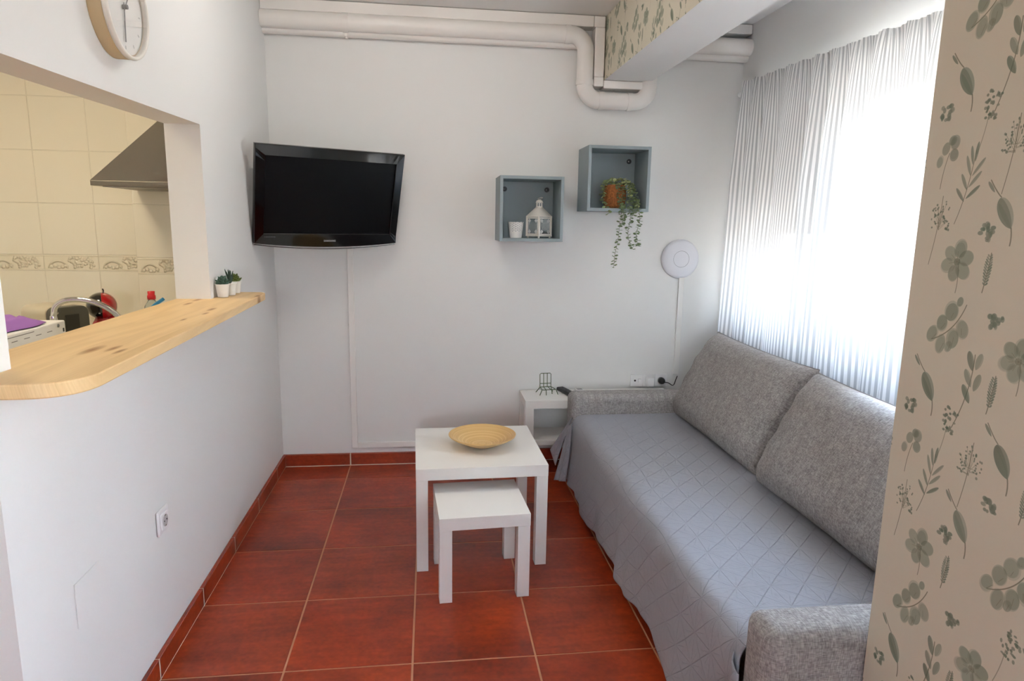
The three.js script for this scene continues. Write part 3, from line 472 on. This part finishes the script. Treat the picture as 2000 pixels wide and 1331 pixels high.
{ // trailing plant
  const t = thing('trailing_plant', 'trailing green plant in a brown coir pot spilling over the cube', 'plant', [1.905, 1.5337, .135]);
  const coir = rep(tex(256, 256, (u, v) => { const a = fbm(u, v, 60, 24, 3), b = fbm(u + .4, v, 20, 70, 2), e = .5 * a + .5 * b; return [84 + 140 * e, 46 + 94 * e, 20 + 56 * e]; }), 3, 1);
  const pg = lathe([[0, .001], [.05, .001], [.058, .02], [.066, .06], [.064, .1], [.056, .13], [.05, .128], [0, .12]], 48), pp = pg.attributes.position; for (let i = 0; i < pp.count; i++) { const a = Math.atan2(pp.getZ(i), pp.getX(i)), k = 1 + .05 * (fbm(a / 6.2832 + .5, pp.getY(i) * 6, 40, 12, 2) - .5); pp.setX(i, pp.getX(i) * k); pp.setZ(i, pp.getZ(i) * k); } pg.computeVertexNormals();
  part('coir_pot', pg, std('#ffffff', .95, { map: coir, bumpMap: coir, bumpScale: .004 }), t, 'brown coir fibre pot');
  const leafMats = [phys('#8b9c6a', .6), phys('#708259', .6), phys('#a3ab76', .6)], stemMat = std('#6d7350', .7);
  const vine = (pts, k, dens = 1) => {
    const c = new THREE.CatmullRomCurve3(pts.map((p) => V(...p))), n = Math.round(c.getLength() / .0082 * dens), s = part('vine', new THREE.TubeGeometry(c, 40, .0011, 5), stemMat, t), gs = [];
    for (let i = 1; i <= n; i++) { const p = c.getPoint(i / n), r = rr(.0074, .0112), g = new THREE.SphereGeometry(1, 7, 5); g.scale(r, .0012, r * .85); g.translate(r * 1.1, 0, 0); g.rotateZ(rr(-.7, .5)); g.rotateX(rr(-.9, .9)); g.rotateY((i % 2 ? 0 : Math.PI) + rr(-1.1, 1.1)); g.translate(p.x, p.y, p.z); gs.push(g); }
    part('leaves', gs, leafMats[k % 3], s).userData.kind = 'stuff';
  };
  // over the left of the pot
  vine([[-.02, .13, .02], [-.055, .15, .05], [-.078, .11, .06], [-.082, .05, .065], [-.07, .0, .1], [-.062, -.03, .122]], 0); vine([[-.01, .13, .0], [-.05, .155, .03], [-.075, .12, .03], [-.08, .07, .045]], 2); vine([[-.02, .13, -.01], [-.04, .16, .0], [-.065, .13, -.01]], 0);
  // long strands over the front edge
  vine([[.01, .13, .03], [.0, .12, .075], [-.002, .06, .085], [.005, .012, .118], [.008, -.03, .127], [.0, -.1, .127], [-.003, -.17, .126], [-.018, -.25, .126], [-.022, -.325, .126]], 1); vine([[.02, .13, .03], [.02, .1, .08], [.018, .03, .1], [.018, -.005, .122], [.022, -.05, .128], [.012, -.09, .128]], 1, 1.5);
  vine([[.03, .13, .02], [.07, .13, .06], [.06, .05, .09], [.055, .0, .12], [.06, -.06, .128], [.05, -.12, .127], [.06, -.18, .126], [.085, -.225, .126]], 1); vine([[.03, .13, .0], [.085, .14, .04], [.1, .07, .075], [.108, .0, .12], [.115, -.07, .127], [.1, -.13, .127], [.107, -.19, .126], [.107, -.205, .126]], 1, 1.2);
  vine([[.02, .13, .0], [.07, .15, .02], [.09, .09, .05], [.1, .03, .09], [.1, .004, .11]], 0, 1.3); vine([[.02, .13, 0], [.06, .16, .0], [.085, .13, .02], [.092, .08, .04]], 2, 1.4); vine([[.02, .13, .02], [.045, .15, .05], [.06, .11, .075], [.065, .06, .085]], 2, 1.4); vine([[.03, .125, .02], [.06, .09, .07], [.085, .03, .1], [.09, .003, .118], [.075, -.04, .127]], 1, 1.4);
  vine([[.0, .13, 0], [.01, .165, .02], [.04, .16, .03]], 2, 1.5); vine([[0, .13, .01], [-.02, .165, .03], [-.03, .15, .05]], 2, 1.5);
  const gr = []; for (let k = 0; k < 22; k++) { const l = rr(.035, .055), g = new THREE.ConeGeometry(.0025, l, 4); g.translate(0, l / 2, 0); g.rotateX(rr(.05, .6)); g.rotateY(k * 2.4); g.translate(.0, .12, .0); gr.push(g); } part('grass_tuft', gr, phys('#4c5f4c', .6), t).userData.kind = 'stuff';
}
// round access point and its trunking
{
  const t = thing('wifi_access_point', 'round white wireless access point on the back wall', 'access point', [2.363, 1.247, .0005]);
  const g = lathe([[0, .03], [.046, .031], [.0475, .0295], [.049, .031], [.075, .03], [.1, .025], [.112, .017], [.117, .008], [.116, 0], [0, 0]].reverse(), 80); g.rotateX(Math.PI / 2); part('cover', g, phys('#e4e4ea', .5), t);
  const rg = new THREE.TorusGeometry(.0485, .0009, 8, 64); rg.translate(0, 0, .0305); part('ring_mark', rg, std('#7d7f86', .5), t);
  const k = thing('cable_trunking', 'thin white trunking running down from the access point', 'trunking'); part('trunking_section', rbox(2.364, 2.397, .533, 1.142, .0005, .013, .002), M.lack, k);
}
// triple socket with charger and black plug
{
  const t = thing('triple_socket', 'triple white socket plate above the low white bench', 'socket', [2.208, .497, .0005]);
  for (let k = 0; k < 3; k++) { const x = (k - 1) * .0775; part('plate', rbox(x - .0385, x + .0385, -.039, .039, 0, .01, .003, 2), M.plastic, t); if (k !== 0) { const g = cyl(.021, .021, .002, 0, 0, 0, 24); g.rotateX(Math.PI / 2); g.translate(x, 0, .0105); part('socket_well', g, M.plasticGrey, t); } }
  const d = cyl(.006, .006, .003, 0, 0, 0, 14); d.rotateX(Math.PI / 2); d.translate(-.088, 0, .011); part('aerial_outlet', d, M.black, t); part('aerial_outlet', rbox(-.07, -.05, -.012, .012, .008, .022, .004), M.plastic, t);
  const c = thing('phone_charger', 'small white charger plugged into the middle socket', 'charger', [2.208, .497, .0105]); part('body', rbox(-.022, .022, -.03, .024, .002, .045, .006, 3), M.plastic, c); part('port', box(-.005, .005, -.0302, -.0298, .02, .026), M.black, c);
  const p = thing('black_plug', 'black round mains plug with a thin black cord', 'plug', [2.2855, .497, .0105]); const b = lathe([[0, .002], [.02, .002], [.021, .02], [.017, .034], [.008, .04], [0, .041]], 28); b.rotateX(Math.PI / 2); part('body', b, M.black, p);
  part('cord', spline([[.005, -.004, .036], [.03, -.005, .05], [.055, -.02, .05], [.075, -.02, .03], [.09, .01, .02], [.098, .03, .018]], .0028, 40, 8), M.black, p);
}
// ---------------------------------------------------------------- low bench and small things on it
{
  const t = thing('tv_bench', 'low white bench with lower shelf against the back wall', 'bench', [1.4, 0, .018]), L = .9, D = .255;
  part('top', rbox(0, L, .402, .45, 0, D, .0015), M.lack, t); for (const [a, b] of [[0, 0], [L - .05, 0], [0, D - .05], [L - .05, D - .05]]) part('leg', rbox(a, a + .05, 0.0005, .402, b, b + .05, .0015), M.lack, t);
  part('lower_shelf', rbox(.003, L - .003, .182, .212, .003, D - .004, .0015), M.lack, t);
  const w = thing('wire_chair_ornament', 'tiny green wire chair ornament on the white bench', 'ornament', [1.55, .4505, .115], .12), m = std('#55663f', .5, { metalness: .3 }), r = .0022;
  const seg = (n, ...pts) => part(n, tube(pts, r, .003, 24, 6), m, w); const a = .034, s = .034, q = .03;
  seg('seat_rail', [-a, s, -q], [a, s, -q], [a + .012, s - .004, q], [-a - .004, s - .004, q], [-a, s, -q]);
  for (const x of [-.3, .35]) seg('seat_wire', [x * a * 1.2, s, -q], [x * a * 1.4, s - .004, q]); seg('back_frame', [-a, s, -q], [-a, .115, -q - .006], [a, .115, -q - .006], [a, s, -q]); for (const x of [-.33, .33]) seg('back_wire', [x * a, s, -q], [x * a, .115, -q - .006]); seg('back_wire', [-a, .055, -q], [a, .055, -q]);
  for (const [x, z, dx, dz] of [[-a, -q, -.024, -.004], [a, -q, .012, -.004], [-a - .004, q, -.018, .014], [a + .012, q, .01, .012], [-a * .4, q, -.004, .018], [a * .6, q, .006, -.01]]) seg('leg', [x, s - .002, z], [x + dx, .0022, z + dz]);
  const rc = thing('remote_control', 'dark grey remote control lying on the white bench', 'remote control', [1.668, .4505, .125], .27); part('body', rbox(-.024, .024, 0, .022, -.095, .095, .009, 3), phys('#2b2c2e', .45), rc); for (let i = 0; i < 3; i++) for (let j = 0; j < 6; j++) part('button', cyl(.004, .004, .003, -.012 + i * .012, .0225, -.06 + j * .018, 10), std('#55575a', .5), rc);
  const ac = thing('white_remote', 'small white remote control with grey screen behind the sofa arm', 'remote control', [1.757, .4505, .13], .1); part('body', rbox(-.024, .024, 0, .018, -.07, .07, .006, 3), M.plastic, ac); part('display', box(-.016, .016, .018, .0186, -.055, -.025), std('#6d7370', .3), ac); for (let k = 0; k < 3; k++) part('button', cyl(.005, .005, .003, -.012 + k * .012, .0185, .01, 12), std('#9a9a9a', .5), ac);
}
// ---------------------------------------------------------------- nested tables and the bowl
function lackTable(name, label, x, z, turn, w, h, leg) {
  const t = thing(name, label, 'table', [x, 0, z], turn), k = .05;   // origin: front left corner
  part('table_top', rbox(0, w, h - .05, h, -w, 0, .0016), M.lack, t);
  for (const [a, b] of [[0, 0], [w - k, 0], [0, -w + k], [w - k, -w + k]]) part('leg', rbox(a + .0008, a + k - .0008, .0005, h - .05, b - k + .0008, b - .0008, .0014), M.lack, t);
}
lackTable('coffee_table', 'larger white square table with the bamboo bowl on it', .8035, 1.2907, .0228, .55, .45);
lackTable('nesting_stool_table', 'smaller white square table pulled out from under the larger', .8945, 1.5363, .0592, .351, .346);
{
  const rings = tex(256, 8, (u) => { const e = .5 + .5 * Math.sin(u * 95 + 2 * Math.sin(u * 31)), f = vn(u * 40, 1, 40, 2); return [214 + 20 * e * f, 174 + 26 * e * f, 112 + 30 * e * f]; });
  const t = thing('bamboo_bowl', 'shallow round spun bamboo bowl on the white table', 'bowl', [1.096, .4506, 1.012]);
  const pr = [[0, 0], [.05, 0], [.06, .004], [.095, .02], [.13, .037], [.15, .05], [.1515, .0535], [.149, .0545], [.128, .0425], [.093, .026], [.06, .0115], [.045, .0085], [0, .008]];
  const g = lathe(pr, 96), p = g.attributes.position, uv = g.attributes.uv; for (let i = 0; i < p.count; i++) { const r = Math.hypot(p.getX(i), p.getZ(i)); uv.setXY(i, r / .16, .5); }
  part('body', g, phys('#ffffff', .45, { map: rings, clearcoat: .25, clearcoatRoughness: .3 }), t);
}
// ---------------------------------------------------------------- sofa
const SZ0 = .565, SZ1 = 2.495, SY = .43;
{
  const t = thing('sofa', 'grey fabric two-seat sofa with square padded arms', 'sofa');
  part('seat_base', muv(rbox(1.65, 2.5, .075, SY - .006, SZ0, SZ1, .05, 4)), M.upholstery, t);
  part('back_frame', muv(rbox(2.45, 2.515, .08, .6, SZ0, SZ1, .03, 4)), M.upholstery, t);
  const arm = (z0, z1) => { const g = muv(rbox(1.605, 2.515, .035, .553, z0, z1, .038, 5)); part('armrest', g, M.upholstery, t); };
  arm(.415, SZ0 - .004); arm(SZ1 + .004, 2.622);
  for (const [x, z] of [[1.68, .46], [2.45, .46], [1.68, 2.58], [2.45, 2.58]]) part('foot', cyl(.02, .016, .034, x, .0175, z, 16), M.black, t);
}
{ // quilted throw over the seat
  const t = thing('quilted_throw', 'grey-blue quilted throw draped over the sofa seat and front', 'throw');
  const xb = 2.38, xf = 1.612, R = .055, top = SY + .004, flat = xb - xf - R, arc = R * Math.PI / 2, drop = top - R - .07, L = flat + arc + drop;
  const hem = (z) => .05 * fbm((z + 3) / 8, .3, 32, 2, 2) + .012 * Math.sin(z * 11);
  const f = (u, v) => {
    const z = SZ0 + .004 + (SZ1 - SZ0 - .008) * u, ex = L + .02 - hem(z) * .9, s = v * ex; let x, y; const d = Math.max(0, s - flat - arc);
    if (s < flat) { x = xb - s; y = top; } else if (s < flat + arc) { const a = (s - flat) / R; x = xf + R - Math.sin(a) * R; y = top - R + Math.cos(a) * R; } else { x = xf; y = top - R - d; }
    const w = Math.min(1, d / drop); x -= w * (.008 + .016 * (Math.sin(z * 16 + 1.2 * Math.sin(z * 5)) * .5 + .5) + .01 * Math.sin(z * 41 + 2) * fbm(z / 8, .1, 32, 2, 1)); y += (1 - w) * .004 * (fbm(x / 4 + .5, z / 4, 60, 60, 3) - .5);
    // rise against the arms and sag in between
    const e = Math.min(u, 1 - u) * (SZ1 - SZ0); if (w === 0) y += .012 * Math.exp(-e / .04); 
    return [x, y, z];
  };
  part('cover', cloth(260, 150, f, (u, v) => [u * 1.93, v * L], .006), M.throw, t);
  // corner flap hanging in front of the far armrest
  part('corner_flap', cloth(30, 40, (u, v) => { const w = .35 + .65 * v; return [1.598 - .02 * v - .05 * u * w - .014 * Math.sin(u * 6) * v, .415 - v * (.325 + .03 * u) - .03 * u * (1 - v), .6 - u * .1 * w + .012 * Math.sin(v * 4)]; }, (u, v) => [u * .16, v * .34], .006), M.throw, t);
  part('corner_flap', cloth(24, 16, (u, v) => { const a = u; return [1.6 - .078 * a + .03 * v * a, .432 - .225 * a - .09 * v * a, .562 - .15 * a + .01 * v]; }, (u, v) => [u * .28, v * .1], .006), M.throw, t);
  // bunched corner beside the near armrest
  part('corner_flap', cloth(40, 30, (u, v) => [1.612 - .018 * u - .03 * Math.sin(Math.PI * u) * (.3 + .7 * v) - .012 * Math.sin(u * 9.4) * v, .405 - v * .31 - .02 * u, SZ1 - .03 + u * .06], (u, v) => [u * .12, v * .33], .005), M.throw, t);
}
function cushion(name, label, c, W, Hh, T, lean, ph) {
  const t = thing(name, label, 'cushion', c, 0, undefined);
  const rot = new THREE.Matrix4().makeRotationZ(-lean), n = 56;
  const f = (side) => (u, v) => {
    const a = (u * 2 - 1), b = (v * 2 - 1), pin = 1 - .045 * (1 - a * a) * b * b - 0, pinz = 1 - .03 * (1 - b * b) * a * a;
    const q = Math.pow(Math.max(0, 1 - Math.pow(Math.abs(a), 5)), .55) * Math.pow(Math.max(0, 1 - Math.pow(Math.abs(b), 4)), .55);
    const wr = .01 * (fbm(u * .5 + ph, v * .5, 12, 12, 3) - .5) * q + .006 * Math.sin((a * 7 + b * 3) * 2 + ph) * Math.pow(Math.abs(b), 3) * q + .008 * Math.sin(b * 14 + a * 3 + ph) * Math.pow(Math.abs(a), 4) * q;
    const p = V(-side * (T / 2 * q * (1 - .12 * b) + wr + .001), b * Hh / 2 * pin, a * W / 2 * pinz).applyMatrix4(rot); return [p.x, p.y, p.z];
  };
  const fr = grid(n, n, f(1), (u, v) => [u * W, v * Hh]), bk = grid(n, n, f(-1), (u, v) => [u * W, v * Hh]); const id = bk.index.array; for (let i = 0; i < id.length; i += 3) { const k = id[i]; id[i] = id[i + 1]; id[i + 1] = k; } bk.computeVertexNormals();
  const g = mergeVertices(mergeGeometries([fr, bk]), 1e-4); part('filling_cover', g, M.upholstery, t);
  const ed = []; const N = 40; for (let k = 0; k < 4 * N; k++) { const s = Math.floor(k / N), w = (k % N) / N * 2 - 1, [a, b] = [[w, 1], [1, -w], [-w, -1], [-1, w]][s]; const p = f(1)((a + 1) / 2, (b + 1) / 2); ed.push(V(...p)); }
  part('seam_piping', new THREE.TubeGeometry(new THREE.CatmullRomCurve3(ed, true), 240, .003, 6, true), M.upholstery, t);
}
cushion('back_cushion', 'large grey back cushion beside the far armrest under the access point', [2.305, .652, .975], .95, .505, .235, .44, .3);
cushion('back_cushion', 'large grey back cushion touching the near armrest and wallpapered wall', [2.285, .65, 1.96], .99, .5, .24, .45, 2.7);
// ---------------------------------------------------------------- curtain
{
  const t = thing('curtain', 'sheer grey and white striped curtain hanging over the window', 'curtain');
  const z0 = .185, z1 = 1.86, top = (z) => 2.228 - .037 * (z - .17), bot = .16;
  const phi = (z) => z * 40 + 1.7 * Math.sin(z * 4.1 + .4) + 1.1 * Math.sin(z * 9.7 + 2);
  const f = (u, v) => {
    const zz = z0 + (z1 - z0) * u, tp = top(zz), h = v * (tp - bot), y = tp - h + (v < .001 ? .004 * Math.sin(zz * 55) : 0);
    const k = Math.pow(Math.min(1, h / .55), .7), near = Math.exp(-h / .085), p = phi(zz) + .5 * Math.sin(h * 1.6 + zz * 3), b = Math.sin(p);
    const ret = Math.max(0, 1 - u * (z1 - z0) / .07), deep = (.006 + .03 * k) * (b + .3 * b * b * Math.sin(zz * 17)) + near * .0045 * Math.sin(zz * 235 + 3 * Math.sin(zz * 31)) + .006 * k * Math.sin(zz * 13 + h * 1.3);
    return [2.578 + deep * (1 - ret) + .085 * ret * ret, y, zz + .024 * k * Math.cos(p - .5) * (1 - ret)];
  };
  part('fabric', grid(640, 120, f, (u, v) => [u * (z1 - z0) * 1.0, v]), M.curtain, t);
  const rod = new THREE.CylinderGeometry(.009, .009, 2.46, 16); rod.rotateX(Math.PI / 2 + .037); rod.translate(2.63, top(1.33) - .045, 1.33); part('rod', rod, M.plastic, t);
  const fin = new THREE.SphereGeometry(.017, 16, 12); fin.translate(2.63, 2.186, .1); part('finial', fin, M.plastic, t);
  part('rod_bracket', [rbox(2.628, RX, 2.16, 2.185, z0 - .02, z0 - .005, .002)], M.plastic, t);
}
// ---------------------------------------------------------------- lamps out of the frame
function ceilingLamp(name, label, x, z, w, power, color) {
  const t = thing(name, label, 'lamp', [x, CY, z]);
  part('lamp_housing', rbox(-w / 2 - .02, w / 2 + .02, -.045, -.0005, -w / 2 - .02, w / 2 + .02, .008), M.plastic, t);
  const d = part('lamp_diffuser', rbox(-w / 2, w / 2, -.055, -.04, -w / 2, w / 2, .004), new THREE.MeshStandardMaterial({ color: '#ffffff', emissive: color, emissiveIntensity: 2 }), t);
  const l = new THREE.RectAreaLight(color, power, w, w); l.position.set(0, -.06, 0); l.rotation.x = -Math.PI / 2; t.add(l);
}
ceilingLamp('kitchen_lamp', 'square warm ceiling lamp over the kitchen counter', -1.0, 1.35, .4, KITCHEN_LAMP, '#ffeecb');

{ // unseen globe lamp, added to lift the upper walls and ceiling
  const t = thing('added_globe_lamp', 'added unseen opal globe lamp filling light on upper walls and ceiling', 'lamp', [.75, CY, 1.2]);
  part('ceiling_rose', cyl(.05, .06, .025, 0, -.013, 0, 32), M.plastic, t); part('lamp_neck', cyl(.02, .02, .03, 0, -.04, 0, 20), M.plastic, t);
  const g = new THREE.SphereGeometry(.1, 32, 20); g.translate(0, -.15, 0); part('lamp_globe', g, new THREE.MeshStandardMaterial({ color: '#ffffff', emissive: '#fff4e6', emissiveIntensity: 1 }), t);
  const l = new THREE.PointLight('#fffaf4', FILL_LAMP, 0, 2); l.position.set(0, -.15, 0); l.castShadow = true; l.shadow.radius = 6; t.add(l);
}

renderer.render(scene, camera);
